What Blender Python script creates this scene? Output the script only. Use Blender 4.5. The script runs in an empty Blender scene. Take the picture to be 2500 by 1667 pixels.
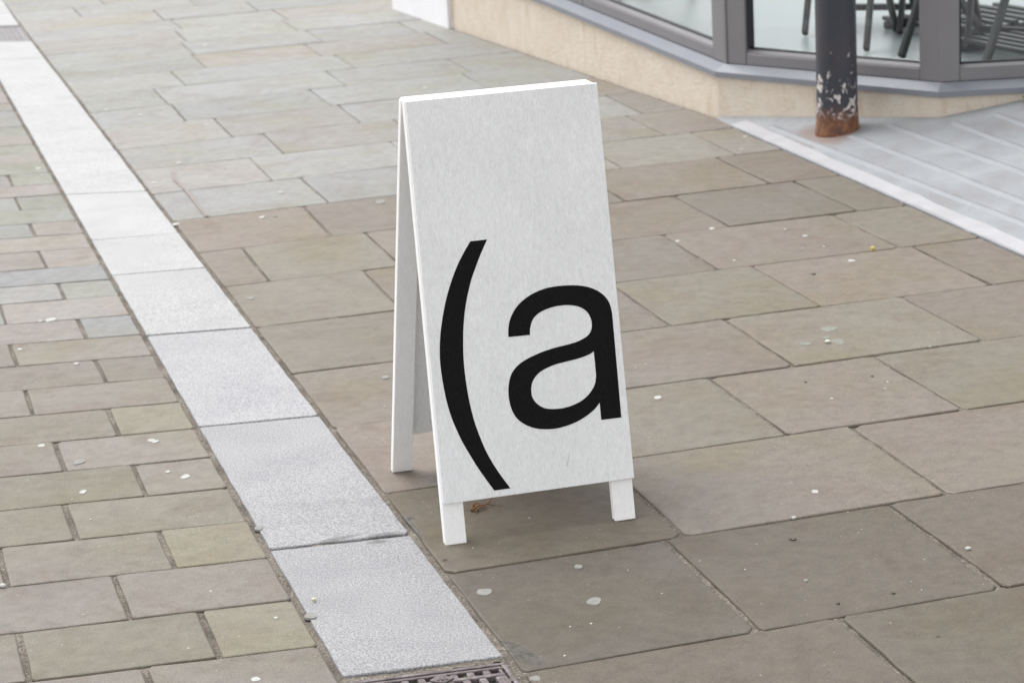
import bpy, bmesh, math, random
from mathutils import Vector, Matrix

# ------------------------------------------------------------------ camera, light, exposure
scene = bpy.context.scene
PITCH, ROLL, CAM_H, FPX = math.radians(15.3), math.radians(3.2), 1.70, 5850.0
PCX, PCY = 1250.0, 833.5
cp, sp, cr, sr = math.cos(PITCH), math.sin(PITCH), math.cos(ROLL), math.sin(ROLL)
FWD = Vector((0, cp, -sp)); DN = Vector((0, -sp, -cp)); RT = Vector((1, 0, 0))
AX = cr * RT + sr * DN
AY = -sr * RT + cr * DN
EYE = Vector((0, 0, CAM_H))

cam_data = bpy.data.cameras.new('camera')
cam = bpy.data.objects.new('camera', cam_data)
scene.collection.objects.link(cam)
cam_data.sensor_width = 36.0
cam_data.lens = FPX / 2500.0 * 36.0
cam_data.clip_start = 0.05
cam_data.clip_end = 2000.0
M = Matrix.Identity(4)
for i in range(3):
    M[i][0] = AX[i]; M[i][1] = -AY[i]; M[i][2] = -FWD[i]; M[i][3] = EYE[i]
cam.matrix_world = M
cam_data.dof.use_dof = True
cam_data.dof.focus_distance = 4.85
cam_data.dof.aperture_fstop = 8.0
scene.camera = cam

SUN_AZ, SUN_EL = math.radians(-48), math.radians(66)      # azimuth clockwise from +Y
world = bpy.data.worlds.new('World'); scene.world = world
world.use_nodes = True
wn, wl = world.node_tree.nodes, world.node_tree.links
wn.clear()
sky = wn.new('ShaderNodeTexSky'); sky.sky_type = 'NISHITA'; sky.sun_disc = False
sky.sun_elevation = SUN_EL; sky.sun_rotation = SUN_AZ
sky.air_density = 1.0; sky.dust_density = 1.2; sky.ozone_density = 1.0
hsv = wn.new('ShaderNodeHueSaturation'); hsv.inputs['Saturation'].default_value = 0.04
bg = wn.new('ShaderNodeBackground'); bg.inputs['Strength'].default_value = 0.115
wo = wn.new('ShaderNodeOutputWorld')
wl.new(sky.outputs[0], hsv.inputs['Color']); wl.new(hsv.outputs[0], bg.inputs['Color'])
wl.new(bg.outputs[0], wo.inputs['Surface'])

sun_data = bpy.data.lights.new('sun', 'SUN')
sun_data.energy = 1.25; sun_data.angle = math.radians(34); sun_data.color = (1.0, 0.99, 0.975)
sun = bpy.data.objects.new('sun', sun_data); scene.collection.objects.link(sun)
sdir = Vector((math.sin(SUN_AZ) * math.cos(SUN_EL), math.cos(SUN_AZ) * math.cos(SUN_EL), math.sin(SUN_EL)))
sun.rotation_euler = sdir.to_track_quat('Z', 'Y').to_euler()
sun.location = sdir * 20

vs = scene.view_settings
vs.view_transform = 'Standard'; vs.look = 'None'; vs.gamma = 1.0; vs.exposure = 1.26
vs.use_curve_mapping = False
scene.render.engine = 'CYCLES'
scene.cycles.max_bounces = 8
scene.cycles.transparent_max_bounces = 12

# ------------------------------------------------------------------ helpers
rng = random.Random(7)

def ray(px, py):
    return AX * ((px - PCX) / FPX) + AY * ((py - PCY) / FPX) + FWD

def ground(px, py, z=0.0):
    """surveyed photo point -> point of the level plane at height z"""
    d = ray(px, py); t = (z - CAM_H) / d.z
    return EYE + d * t

def g2(px, py, z=0.0):
    p = ground(px, py, z); return Vector((p.x, p.y))

def link(o, parent=None):
    scene.collection.objects.link(o)
    if parent is not None: o.parent = parent
    return o

def mesh_obj(name, verts, faces, mat, parent=None, loc=None, smooth=False):
    me = bpy.data.meshes.new(name)
    me.from_pydata([tuple(v) for v in verts], [], faces); me.update()
    if mat: me.materials.append(mat)
    if smooth:
        for p in me.polygons: p.use_smooth = True
    o = bpy.data.objects.new(name, me)
    if loc is not None: o.location = loc
    return link(o, parent)

def bm_obj(name, bm, mat, parent=None, smooth=False):
    me = bpy.data.meshes.new(name); bm.normal_update(); bm.to_mesh(me); bm.free()
    if mat: me.materials.append(mat)
    if smooth:
        for p in me.polygons: p.use_smooth = True
    return link(bpy.data.objects.new(name, me), parent)

def empty(name, loc=(0, 0, 0), kind=None):
    o = bpy.data.objects.new(name, None); o.location = loc; o.empty_display_size = 0.1
    if kind: o['kind'] = kind
    return link(o)

def tag(o, label, cat, group=None):
    o['label'] = label; o['category'] = cat
    if group: o['group'] = group
    return o

def isect(p, d, q, e):
    """2D intersection of p+t d and q+s e"""
    den = d.x * e.y - d.y * e.x
    t = ((q.x - p.x) * e.y - (q.y - p.y) * e.x) / den
    return p + d * t

def fit_line(pts):
    n = len(pts); c = Vector((sum(p.x for p in pts) / n, sum(p.y for p in pts) / n))
    sxx = sum((p.x - c.x) ** 2 for p in pts); sxy = sum((p.x - c.x) * (p.y - c.y) for p in pts)
    syy = sum((p.y - c.y) ** 2 for p in pts)
    a = 0.5 * math.atan2(2 * sxy, sxx - syy)
    return c, Vector((math.cos(a), math.sin(a)))

def catmull(pts, closed=False, k=5):
    out = []; n = len(pts)
    for i in range(n if closed else n - 1):
        p0 = pts[(i - 1) % n] if (closed or i > 0) else pts[i]
        p1, p2 = pts[i], pts[(i + 1) % n]
        p3 = pts[(i + 2) % n] if (closed or i + 2 < n) else p2
        for j in range(k):
            t = j / k
            out.append(0.5 * ((2 * p1) + (p2 - p0) * t + (2 * p0 - 5 * p1 + 4 * p2 - p3) * t * t + (3 * p1 - p0 - 3 * p2 + p3) * t ** 3))
    if not closed: out.append(pts[-1])
    return out

def tube(bm, pts, r, seg=10, r2=None):
    pts = [Vector(p) for p in pts]; rings = []; n = len(pts)
    for i, p in enumerate(pts):
        d = (pts[min(i + 1, n - 1)] - pts[max(i - 1, 0)]).normalized()
        a = d.orthogonal().normalized() if i == 0 else (rings_a - d * rings_a.dot(d)).normalized()
        rings_a = a; b = d.cross(a)
        rr = r + ((r2 if r2 is not None else r) - r) * i / max(1, n - 1)
        rings.append([bm.verts.new(p + a * (rr * math.cos(2 * math.pi * k / seg)) + b * (rr * math.sin(2 * math.pi * k / seg))) for k in range(seg)])
    for i in range(n - 1):
        for k in range(seg):
            bm.faces.new((rings[i][k], rings[i][(k + 1) % seg], rings[i + 1][(k + 1) % seg], rings[i + 1][k]))
    bm.faces.new(rings[0][::-1]); bm.faces.new(rings[-1])

def prism(bm, poly, z0, z1):
    """vertical prism over a counter-clockwise plan polygon; z0 / z1 numbers or lists"""
    n = len(poly)
    zb = z0 if isinstance(z0, (list, tuple)) else [z0] * n
    zt = z1 if isinstance(z1, (list, tuple)) else [z1] * n
    b = [bm.verts.new((p[0], p[1], zb[i])) for i, p in enumerate(poly)]
    t = [bm.verts.new((p[0], p[1], zt[i])) for i, p in enumerate(poly)]
    for i in range(n): bm.faces.new((b[i], b[(i + 1) % n], t[(i + 1) % n], t[i]))
    bm.faces.new(t); bm.faces.new(b[::-1])

def bevel(bm, w=0.003, seg=2):
    bmesh.ops.recalc_face_normals(bm, faces=bm.faces)
    bmesh.ops.bevel(bm, geom=[e for e in bm.edges if len(e.link_faces) == 2 and e.calc_face_angle(0) > 0.3],
                    offset=w, segments=seg, affect='EDGES', profile=0.5)

# ------------------------------------------------------------------ materials
class NT:
    def __init__(s, name):
        s.mat = bpy.data.materials.new(name); s.mat.use_nodes = True
        s.n = s.mat.node_tree.nodes; s.l = s.mat.node_tree.links
        s.p = s.n['Principled BSDF']; s.out = s.n['Material Output']
    def node(s, t, **kw):
        nd = s.n.new(t)
        for k, v in kw.items(): setattr(nd, k, v)
        return nd
    def set(s, sock, v):
        if isinstance(v, (int, float, tuple, list)): sock.default_value = v
        else: s.l.new(v, sock)
    def noise(s, vec, scale, detail=3.0, rough=0.55, dist=0.0):
        nd = s.node('ShaderNodeTexNoise'); s.l.new(vec, nd.inputs['Vector'])
        nd.inputs['Scale'].default_value = scale; nd.inputs['Detail'].default_value = detail
        nd.inputs['Roughness'].default_value = rough; nd.inputs['Distortion'].default_value = dist
        return nd.outputs['Fac']
    def ramp(s, fac, stops):
        nd = s.node('ShaderNodeValToRGB'); s.l.new(fac, nd.inputs[0])
        el = nd.color_ramp.elements
        while len(el) < len(stops): el.new(0.5)
        for e, (p, c) in zip(el, stops):
            e.position = p; e.color = c if len(c) == 4 else (*c, 1)
        return nd.outputs['Color']
    def step(s, fac, a, b, o0=0.0, o1=1.0):
        nd = s.node('ShaderNodeMapRange'); s.set(nd.inputs[0], fac)
        for i, v in enumerate((a, b, o0, o1)): nd.inputs[i + 1].default_value = v
        return nd.outputs[0]
    def math(s, op, a, b=0.0):
        nd = s.node('ShaderNodeMath', operation=op); s.set(nd.inputs[0], a); s.set(nd.inputs[1], b); return nd.outputs[0]
    def mix(s, fac, a, b, mode='MIX'):
        nd = s.node('ShaderNodeMix', data_type='RGBA', blend_type=mode)
        s.set(nd.inputs[0], fac); s.set(nd.inputs[6], a if not (isinstance(a, tuple) and len(a) == 3) else (*a, 1))
        s.set(nd.inputs[7], b if not (isinstance(b, tuple) and len(b) == 3) else (*b, 1)); return nd.outputs[2]
    def bump(s, h, strength, dist=0.01, normal=None):
        nd = s.node('ShaderNodeBump'); s.l.new(h, nd.inputs['Height'])
        nd.inputs['Strength'].default_value = strength; nd.inputs['Distance'].default_value = dist
        if normal is not None: s.l.new(normal, nd.inputs['Normal'])
        s.l.new(nd.outputs[0], s.p.inputs['Normal']); return nd.outputs[0]
    def pos(s, scale=(1, 1, 1), randomise=False):
        v = s.node('ShaderNodeNewGeometry').outputs['Position']
        if randomise:
            oi = s.node('ShaderNodeObjectInfo')
            m = s.node('ShaderNodeVectorMath', operation='ADD')
            cx = s.node('ShaderNodeCombineXYZ'); r = s.math('MULTIPLY', oi.outputs['Random'], 37.0)
            s.l.new(r, cx.inputs[0]); s.l.new(s.math('MULTIPLY', r, 1.7), cx.inputs[1])
            s.l.new(v, m.inputs[0]); s.l.new(cx.outputs[0], m.inputs[1]); v = m.outputs[0]
        if scale != (1, 1, 1):
            m = s.node('ShaderNodeMapping'); s.l.new(v, m.inputs[0]); m.inputs['Scale'].default_value = scale; v = m.outputs[0]
        return v
    def base(s, c, rough=0.6, spec=0.5, metal=0.0):
        s.set(s.p.inputs['Base Color'], c if not (isinstance(c, tuple) and len(c) == 3) else (*c, 1))
        s.set(s.p.inputs['Roughness'], rough); s.p.inputs['Specular IOR Level'].default_value = spec
        s.p.inputs['Metallic'].default_value = metal
        return s.mat

STAINS = []                                                     # (x, y, half length, half width, angle) of broken, grimy spots
def stain_mask(t, v):
    total = None
    for (x, y, rx, ry, a) in STAINS:
        m = t.node('ShaderNodeMapping'); m.vector_type = 'TEXTURE'; t.l.new(v, m.inputs[0])
        m.inputs['Location'].default_value = (x, y, 0); m.inputs['Rotation'].default_value = (0, 0, a); m.inputs['Scale'].default_value = (rx, ry, 1000.0)
        L = t.node('ShaderNodeVectorMath', operation='LENGTH'); t.l.new(m.outputs[0], L.inputs[0])
        f = t.step(L.outputs['Value'], 1.25, 0.35)
        total = f if total is None else t.math('MAXIMUM', total, f)
    n = t.noise(v, 55, 5, 0.7, 0.5)
    return t.step(t.math('ADD', total, t.math('MULTIPLY', t.math('SUBTRACT', n, 0.5), 1.1)), 0.22, 0.50), n

def mat_sandstone():
    t = NT('sandstone'); v = t.pos(randomise=True); w = t.pos()
    col = t.node('ShaderNodeObjectInfo').outputs['Color']
    big = t.noise(v, 2.2, 4, 0.6, 0.4)
    c = t.mix(t.step(big, 0.46, 0.68, 0, 0.85), col, (0.92, 0.905, 0.73), 'MULTIPLY')
    big2 = t.noise(v, 3.7, 5, 0.65, 1.2)
    c = t.mix(t.step(big2, 0.50, 0.72, 0, 0.75), c, (0.90, 0.80, 0.78), 'MULTIPLY')
    c = t.mix(t.step(t.noise(v, 1.6, 4, 0.6, 0.6), 0.54, 0.74, 0, 0.7), c, (1.09, 1.12, 1.15), 'MULTIPLY')
    mott = t.noise(v, 24, 6, 0.72)
    c = t.mix(1.0, c, t.ramp(mott, [(0.22, (0.70, 0.69, 0.68)), (0.5, (1, 1, 1)), (0.8, (1.24, 1.24, 1.22))]), 'MULTIPLY')
    fine = t.noise(v, 300, 2, 0.85)
    c = t.mix(1.0, c, t.ramp(fine, [(0.22, (0.60, 0.60, 0.60)), (0.5, (1, 1, 1)), (0.78, (1.42, 1.42, 1.42))]), 'MULTIPLY')
    fl = t.noise(v, 105, 1, 0.5)
    c = t.mix(t.step(fl, 0.755, 0.80, 0, 0.75), c, (0.42, 0.39, 0.35))
    fd = t.noise(t.pos((1, 1.9, 1), True), 42, 2, 0.6)
    c = t.mix(t.step(fd, 0.72, 0.80, 0, 0.6), c, (0.06, 0.05, 0.04))
    sm, sn = stain_mask(t, w)
    c = t.mix(t.math('MULTIPLY', sm, 0.85), c, t.ramp(sn, [(0.35, (0.028, 0.025, 0.022)), (0.65, (0.11, 0.10, 0.085))]))
    riv = t.noise(t.pos((1, 1.6, 1), True), 11, 6, 0.68, 0.6)
    h = t.math('ADD', t.math('ADD', t.math('MULTIPLY', mott, 0.9), t.math('MULTIPLY', fine, 0.35)), t.math('MULTIPLY', riv, 1.3))
    h = t.math('SUBTRACT', h, t.math('MULTIPLY', sm, 0.8))
    t.bump(h, 0.5, 0.005)
    return t.base(c, t.step(big2, 0.3, 0.7, 0.48, 0.64), 0.45)

def mat_granite():
    t = NT('granite'); v = t.pos(randomise=True); w = t.pos()
    col = t.node('ShaderNodeObjectInfo').outputs['Color']
    sp_ = t.noise(v, 260, 3, 0.8)
    c = t.mix(1.0, col, t.ramp(sp_, [(0.30, (0.34, 0.34, 0.37)), (0.48, (0.93, 0.93, 0.94)), (0.66, (1.62, 1.61, 1.58))]), 'MULTIPLY')
    big = t.noise(v, 4.0, 6, 0.68, 0.8)
    c = t.mix(1.0, c, t.ramp(big, [(0.28, (0.88, 0.88, 0.895)), (0.5, (1.0, 1.0, 1.0)), (0.72, (1.08, 1.08, 1.06))]), 'MULTIPLY')
    m = t.node('ShaderNodeVectorMath', operation='MULTIPLY'); t.l.new(v, m.inputs[0]); m.inputs[1].default_value = (0.5, 1.3, 1)
    dk = t.noise(m.outputs[0], 120, 2, 0.6)
    c = t.mix(t.step(dk, 0.68, 0.77, 0, 0.6), c, (0.10, 0.10, 0.11))
    sm, sn = stain_mask(t, w)
    c = t.mix(t.math('MULTIPLY', sm, 0.75), c, t.ramp(sn, [(0.35, (0.06, 0.06, 0.06)), (0.65, (0.20, 0.20, 0.20))]))
    t.bump(t.math('SUBTRACT', sp_, sm), 0.4, 0.003)
    return t.base(c, 0.55, 0.45)

def mat_mortar(name='mortar', dark=1.0):
    t = NT(name); v = t.pos()
    a = t.noise(v, 170, 3, 0.8); b = t.noise(v, 9, 4, 0.6)
    c = t.ramp(a, [(0.28, (0.035 * dark, 0.030 * dark, 0.025 * dark)), (0.5, (0.125 * dark, 0.110 * dark, 0.095 * dark)), (0.72, (0.27 * dark, 0.25 * dark, 0.225 * dark))])
    c = t.mix(1.0, c, t.ramp(b, [(0.3, (0.62, 0.60, 0.58)), (0.7, (1.5, 1.48, 1.42))]), 'MULTIPLY')
    t.bump(a, 0.9, 0.006)
    return t.base(c, 0.9, 0.3)

def mat_white_wood(name='white_paint', col=(0.80, 0.80, 0.80), rough=0.5, grain=1.0):
    t = NT(name)
    v = t.node('ShaderNodeTexCoord').outputs['Object']
    def stretched(k, f, det, dist=0.0):
        m = t.node('ShaderNodeMapping'); t.l.new(v, m.inputs[0]); m.inputs['Scale'].default_value = (1.0, 1.0, k)
        return t.noise(m.outputs[0], f, det, 0.72, dist)
    g = stretched(0.022, 330, 3); g2_ = stretched(0.015, 120, 4, 0.4); k_ = stretched(0.02, 45, 5, 0.3)
    fine = t.noise(v, 480, 2, 0.8)
    d = 0.10 * grain
    c = t.mix(1.0, (*col, 1), t.ramp(g, [(0.28, (1 - 1.3 * d,) * 3), (0.6, (1.01,) * 3)]), 'MULTIPLY')
    c = t.mix(1.0, c, t.ramp(g2_, [(0.3, (1 - 0.8 * d,) * 3), (0.65, (1.015,) * 3)]), 'MULTIPLY')
    c = t.mix(1.0, c, t.ramp(t.noise(v, 5, 5, 0.6), [(0.3, (1 - 0.5 * d,) * 3), (0.7, (1.01,) * 3)]), 'MULTIPLY')
    # a few drying cracks and grey scuffs
    c = t.mix(t.step(k_, 0.705, 0.73, 0, 0.35), c, (0.42, 0.42, 0.42))
    sc = t.noise(v, 70, 3, 0.7)
    c = t.mix(t.step(sc, 0.77, 0.82, 0, 0.3), c, (0.45, 0.44, 0.42))
    h = t.math('ADD', t.math('ADD', g, g2_), t.math('MULTIPLY', fine, 0.2))
    h = t.math('SUBTRACT', h, t.math('MULTIPLY', t.step(k_, 0.70, 0.73), 1.2))
    t.bump(h, 0.75 * grain, 0.0014)
    return t.base(c, rough, 0.4)

def mat_ink():
    t = NT('black_lettering')
    v = t.node('ShaderNodeTexCoord').outputs['Object']
    m = t.node('ShaderNodeMapping'); t.l.new(v, m.inputs[0]); m.inputs['Scale'].default_value = (1, 1, 0.045)
    g = t.noise(m.outputs[0], 420, 4, 0.75)
    c = t.ramp(g, [(0.3, (0.0055, 0.0055, 0.0055)), (0.55, (0.0085, 0.0085, 0.0085)), (0.72, (0.02, 0.02, 0.02))])
    t.bump(g, 0.4, 0.001)
    return t.base(c, 0.7, 0.08)

def mat_plain(name, col, rough=0.5, spec=0.5, metal=0.0, var=0.12, scale=8.0, bump=0.0, bscale=150):
    t = NT(name); v = t.pos()
    n = t.noise(v, scale, 5, 0.65)
    c = t.mix(1.0, (*col, 1), t.ramp(n, [(0.25, (1 - var,) * 3), (0.75, (1 + var,) * 3)]), 'MULTIPLY')
    if bump: t.bump(t.noise(v, bscale, 3, 0.7), bump, 0.004)
    return t.base(c, rough, spec, metal)

def mat_render_wall():
    t = NT('cream_render'); v = t.pos()
    n = t.noise(v, 9, 7, 0.75, 0.8)
    c = t.ramp(n, [(0.25, (0.64, 0.54, 0.43)), (0.5, (0.71, 0.625, 0.525)), (0.75, (0.76, 0.70, 0.625))])
    sp_ = t.noise(v, 60, 3, 0.7)
    c = t.mix(t.step(sp_, 0.63, 0.74, 0, 0.65), c, (0.36, 0.26, 0.18))
    m = t.node('ShaderNodeMapping'); t.l.new(v, m.inputs[0]); m.inputs['Scale'].default_value = (1, 1, 0.25)
    st = t.noise(m.outputs[0], 16, 4, 0.7)
    c = t.mix(t.step(st, 0.57, 0.72, 0, 0.55), c, (0.50, 0.36, 0.22))
    t.bump(t.noise(v, 70, 5, 0.75), 0.8, 0.010)
    return t.base(c, 0.85, 0.3)

def mat_ramp(px, py):
    t = NT('pale_concrete'); v = t.pos()
    n = t.noise(v, 4.0, 6, 0.65, 0.6)
    c = t.ramp(n, [(0.28, (0.225, 0.214, 0.222)), (0.5, (0.262, 0.273, 0.288)), (0.72, (0.318, 0.330, 0.342))])
    c = t.mix(1.0, c, t.ramp(t.noise(v, 180, 3, 0.7), [(0.3, (0.85,) * 3), (0.7, (1.12,) * 3)]), 'MULTIPLY')
    # rust run-off round the iron pipe
    d = t.node('ShaderNodeVectorMath', operation='SUBTRACT'); t.l.new(v, d.inputs[0]); d.inputs[1].default_value = (px - 0.045, py - 0.015, 0.0)
    s_ = t.node('ShaderNodeVectorMath', operation='MULTIPLY'); t.l.new(d.outputs[0], s_.inputs[0]); s_.inputs[1].default_value = (1.0, 0.62, 0.0)
    L = t.node('ShaderNodeVectorMath', operation='LENGTH'); t.l.new(s_.outputs[0], L.inputs[0])
    r = t.math('ADD', L.outputs['Value'], t.math('MULTIPLY', t.math('SUBTRACT', t.noise(v, 18, 4, 0.7), 0.5), 0.10))
    c = t.mix(t.step(r, 0.14, 0.07, 0, 0.6), c, (0.17, 0.090, 0.055))
    t.bump(t.noise(v, 140, 4, 0.7), 0.35, 0.004)
    return t.base(c, 0.6, 0.45)

def mat_pipe(zb):
    t = NT('peeling_slate_paint'); v = t.pos()
    z = t.node('ShaderNodeSeparateXYZ'); t.l.new(v, z.inputs[0]); h = t.math('SUBTRACT', z.outputs[2], zb)
    c = t.mix(t.step(t.noise(v, 7, 4, 0.6), 0.45, 0.7, 0, 0.7), (0.032, 0.036, 0.048), (0.062, 0.045, 0.050))
    m = t.node('ShaderNodeMapping'); t.l.new(v, m.inputs[0]); m.inputs['Scale'].default_value = (1, 1, 0.7)
    fl = t.noise(m.outputs[0], 36, 4, 0.62, 0.7)
    thr = t.step(h, 0.02, 0.36, 0.48, 0.72)
    fm = t.step(t.math('SUBTRACT', fl, thr), 0.0, 0.015)
    fm = t.math('MULTIPLY', fm, t.step(h, 0.03, 0.06))
    c = t.mix(fm, c, (0.58, 0.53, 0.51))
    rn = t.noise(v, 30, 5, 0.7, 0.8)
    rust = t.ramp(rn, [(0.3, (0.05, 0.022, 0.014)), (0.5, (0.15, 0.055, 0.025)), (0.68, (0.34, 0.16, 0.04))])
    rm = t.step(t.math('ADD', h, t.math('MULTIPLY', t.math('SUBTRACT', rn, 0.5), 0.22)), 0.10, 0.055)
    c = t.mix(rm, c, rust)
    t.bump(t.math('ADD', fl, t.math('MULTIPLY', fm, 0.6)), 0.4, 0.003)
    return t.base(c, 0.42, 0.5)

def mat_iron():
    t = NT('worn_cast_iron'); v = t.pos()
    n = t.noise(v, 30, 5, 0.7, 0.6)
    c = t.ramp(n, [(0.3, (0.06, 0.045, 0.044)), (0.5, (0.14, 0.112, 0.116)), (0.72, (0.29, 0.265, 0.27))])
    t.bump(t.noise(v, 260, 3, 0.7), 0.6, 0.003)
    return t.base(c, 0.5, 0.5, 0.0)

def mat_glass():
    t = NT('window_glass')
    tr = t.node('ShaderNodeBsdfTransparent'); tr.inputs[0].default_value = (0.97, 0.985, 0.98, 1)
    gl = t.node('ShaderNodeBsdfGlossy'); gl.inputs['Roughness'].default_value = 0.02
    lw = t.node('ShaderNodeLayerWeight'); lw.inputs['Blend'].default_value = 0.5
    mx = t.node('ShaderNodeMixShader')
    f2 = t.step(t.math('POWER', lw.outputs['Facing'], 5.0), 0.0, 1.0, 0.045, 0.9)
    t.l.new(f2, mx.inputs[0]); t.l.new(tr.outputs[0], mx.inputs[1]); t.l.new(gl.outputs[0], mx.inputs[2])
    t.l.new(mx.outputs[0], t.out.inputs['Surface'])
    return t.mat

for (px, py, ex, ey) in ((1275, 1598, 1335, 1622), (1250, 1580, 1300, 1600), (1005, 1290, 1030, 1325), (990, 1268, 1015, 1262), (828, 1316, 882, 1306), (940, 1306, 985, 1300), (922, 1321, 950, 1318)):
    A, B = g2(px, py), g2(ex, ey); d_ = B - A
    STAINS.append((A.x, A.y, d_.length, 0.022 if py > 1550 else 0.014 if px > 985 else 0.011, math.atan2(d_.y, d_.x)))
STONE = mat_sandstone(); GRANITE = mat_granite(); MORTAR = mat_mortar('mortar', 1.25); CHIP = mat_mortar('broken_stone', 0.75)
WHITE = mat_white_wood('white_paint', (0.86, 0.87, 0.88)); LEGWHITE = mat_white_wood('white_gloss_paint', (0.92, 0.925, 0.925), 0.42, 0.55); INK = mat_ink()
CREAM = mat_render_wall(); WHITEWALL = mat_plain('white_wall_paint', (0.80, 0.80, 0.83), 0.6, 0.4, 0, 0.04, 5, 0.15, 90)
FRAME = mat_plain('grey_aluminium', (0.19, 0.183, 0.193), 0.42, 0.5, 0.0, 0.06, 3)
SILL = mat_plain('grey_sill_metal', (0.20, 0.21, 0.24), 0.38, 0.5, 0.0, 0.06, 4)
GASKET = mat_plain('black_gasket', (0.012, 0.014, 0.018), 0.5)
GLASS = mat_glass(); IRON = mat_iron()
FLOOR = mat_plain('pale_floor', (0.235, 0.268, 0.278), 0.35, 0.5, 0, 0.08, 1.2)
CHAIRM = mat_plain('dark_painted_wood', (0.02, 0.021, 0.022), 0.45, 0.5, 0, 0.25, 20)
GUM = mat_plain('dried_gum', (0.41, 0.405, 0.385), 0.6, 0.4, 0, 0.12, 60, 0.3, 200)
GUMD = mat_plain('old_gum', (0.22, 0.215, 0.20), 0.6, 0.4, 0, 0.15, 60, 0.3, 200)
PIT = mat_plain('gully_shade', (0.012, 0.011, 0.010), 0.8, 0.3, 0, 0.3, 40)  # shade of a deep pit put into the colour of a shallow sheet
MOSS = mat_plain('moss', (0.07, 0.11, 0.025), 0.9, 0.2, 0, 0.4, 120, 0.8, 300)
TWIG = mat_plain('dry_twig', (0.17, 0.095, 0.045), 0.8, 0.2, 0, 0.3, 80)
LEAFG = mat_plain('green_leaf', (0.03, 0.11, 0.03), 0.5, 0.4, 0, 0.3, 80)
LIMEWHITE = mat_plain('lime_white', (0.37, 0.365, 0.38), 0.6, 0.4, 0, 0.10, 9, 0.25, 140)
GROOVE = mat_plain('dirty_groove', (0.235, 0.238, 0.25), 0.8, 0.3, 0, 0.3, 20)
RIBM = mat_plain('worn_rib', (0.30, 0.309, 0.328), 0.6, 0.4, 0, 0.10, 9, 0.25, 140)
SALMON = mat_plain('faded_orange_paint', (0.25, 0.215, 0.20), 0.7, 0.3, 0, 0.2, 60)
ORANGE = mat_plain('orange_wall', (0.40, 0.27, 0.17), 0.7)

# ------------------------------------------------------------------ the setting: ground sheet and paving
gs = 300.0
o = mesh_obj('ground', [(-gs, -gs, -0.0155), (gs, -gs, -0.0155), (gs, gs, -0.0155), (-gs, gs, -0.0155)], [(0, 1, 2, 3)], MORTAR)
o['kind'] = 'structure'
from mathutils import noise as mn
def bed_z(x, y):
    lvl = mn.noise(Vector((x * 5.0, y * 5.0, 3.1))) * 0.55 + mn.noise(Vector((x * 17.0, y * 17.0, 9.2))) * 0.45
    return -0.0054 + 0.0046 * lvl + 0.0020 * mn.noise(Vector((x * 120.0, y * 120.0, 5.0)))
NJ = Vector((math.cos(math.radians(-75.1)), math.sin(math.radians(-75.1))))      # cross joints run this way

def inset_poly(poly, gaps):
    n = len(poly); lines = []
    area = sum(poly[i].x * poly[(i + 1) % n].y - poly[(i + 1) % n].x * poly[i].y for i in range(n))
    if area < 0: poly = poly[::-1]; gaps = [gaps[(n - 2 - i) % n] for i in range(n)]
    for i in range(n):
        a, b = poly[i], poly[(i + 1) % n]; d = (b - a).normalized(); nn = Vector((-d.y, d.x))
        lines.append((a + nn * gaps[i], d))
    return [isect(lines[i - 1][0], lines[i - 1][1], lines[i][0], lines[i][1]) for i in range(n)]

def slab(name, poly, gaps, col, mat, parent, ztop=0.0, seglen=0.085, jit=0.0024, corner=0.011, cham=0.0038, tilt=0.0018):
    """one paving piece: chamfered, slightly ragged outline, tilted a hair"""
    poly = inset_poly([Vector(p[:2]) for p in poly], gaps)
    n = len(poly); out = []
    for i in range(n):
        a, b = poly[i], poly[(i + 1) % n]; L = (b - a).length; d = (b - a) / L; nn = Vector((-d.y, d.x))
        c0 = corner * rng.uniform(0.4, 1.8)
        k = max(2, int(L / seglen))
        out.append(a + d * min(c0, L * 0.2) + nn * 0.0)
        for j in range(1, k): out.append(a + d * (L * (j + rng.uniform(-0.25, 0.25)) / k) + nn * rng.uniform(-0.4, 1) * jit)
        c1 = corner * rng.uniform(0.4, 1.8)
        out.append(b - d * min(c1, L * 0.2))
    m = len(out); c = sum(out, Vector((0, 0))) / m
    size = max((p - c).length for p in out); tilt *= min(1.0, 0.3 / size) * (1.0 if c.y < 8.5 else 0.6)
    tx, ty = rng.uniform(-tilt, tilt), rng.uniform(-tilt, tilt); dz = rng.uniform(-0.0012, 0.0008)
    verts, faces = [], []
    for lev, (ins, z) in enumerate(((cham, 0.0), (cham * 0.35, -cham * 0.35), (0.0, -cham * 1.1), (0.0, -0.03))):
        for p in out:
            q = p - c; L = max(q.length, 1e-4)
            # inset towards the centre measured per axis so that the chamfer is even
            q = q * (1 - ins * 1.25 / L)
            verts.append((q.x, q.y, z + dz + tx * q.x / 0.3 + ty * q.y / 0.3))
    faces.append(tuple(range(m)))
    for lev in range(3):
        for i in range(m):
            faces.append((lev * m + (i + 1) % m, lev * m + i, (lev + 1) * m + i, (lev + 1) * m + (i + 1) % m))
    o = mesh_obj(name, verts, faces, mat, parent, (c.x, c.y, ztop))
    o.color = (*col, 1)
    return o

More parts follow.
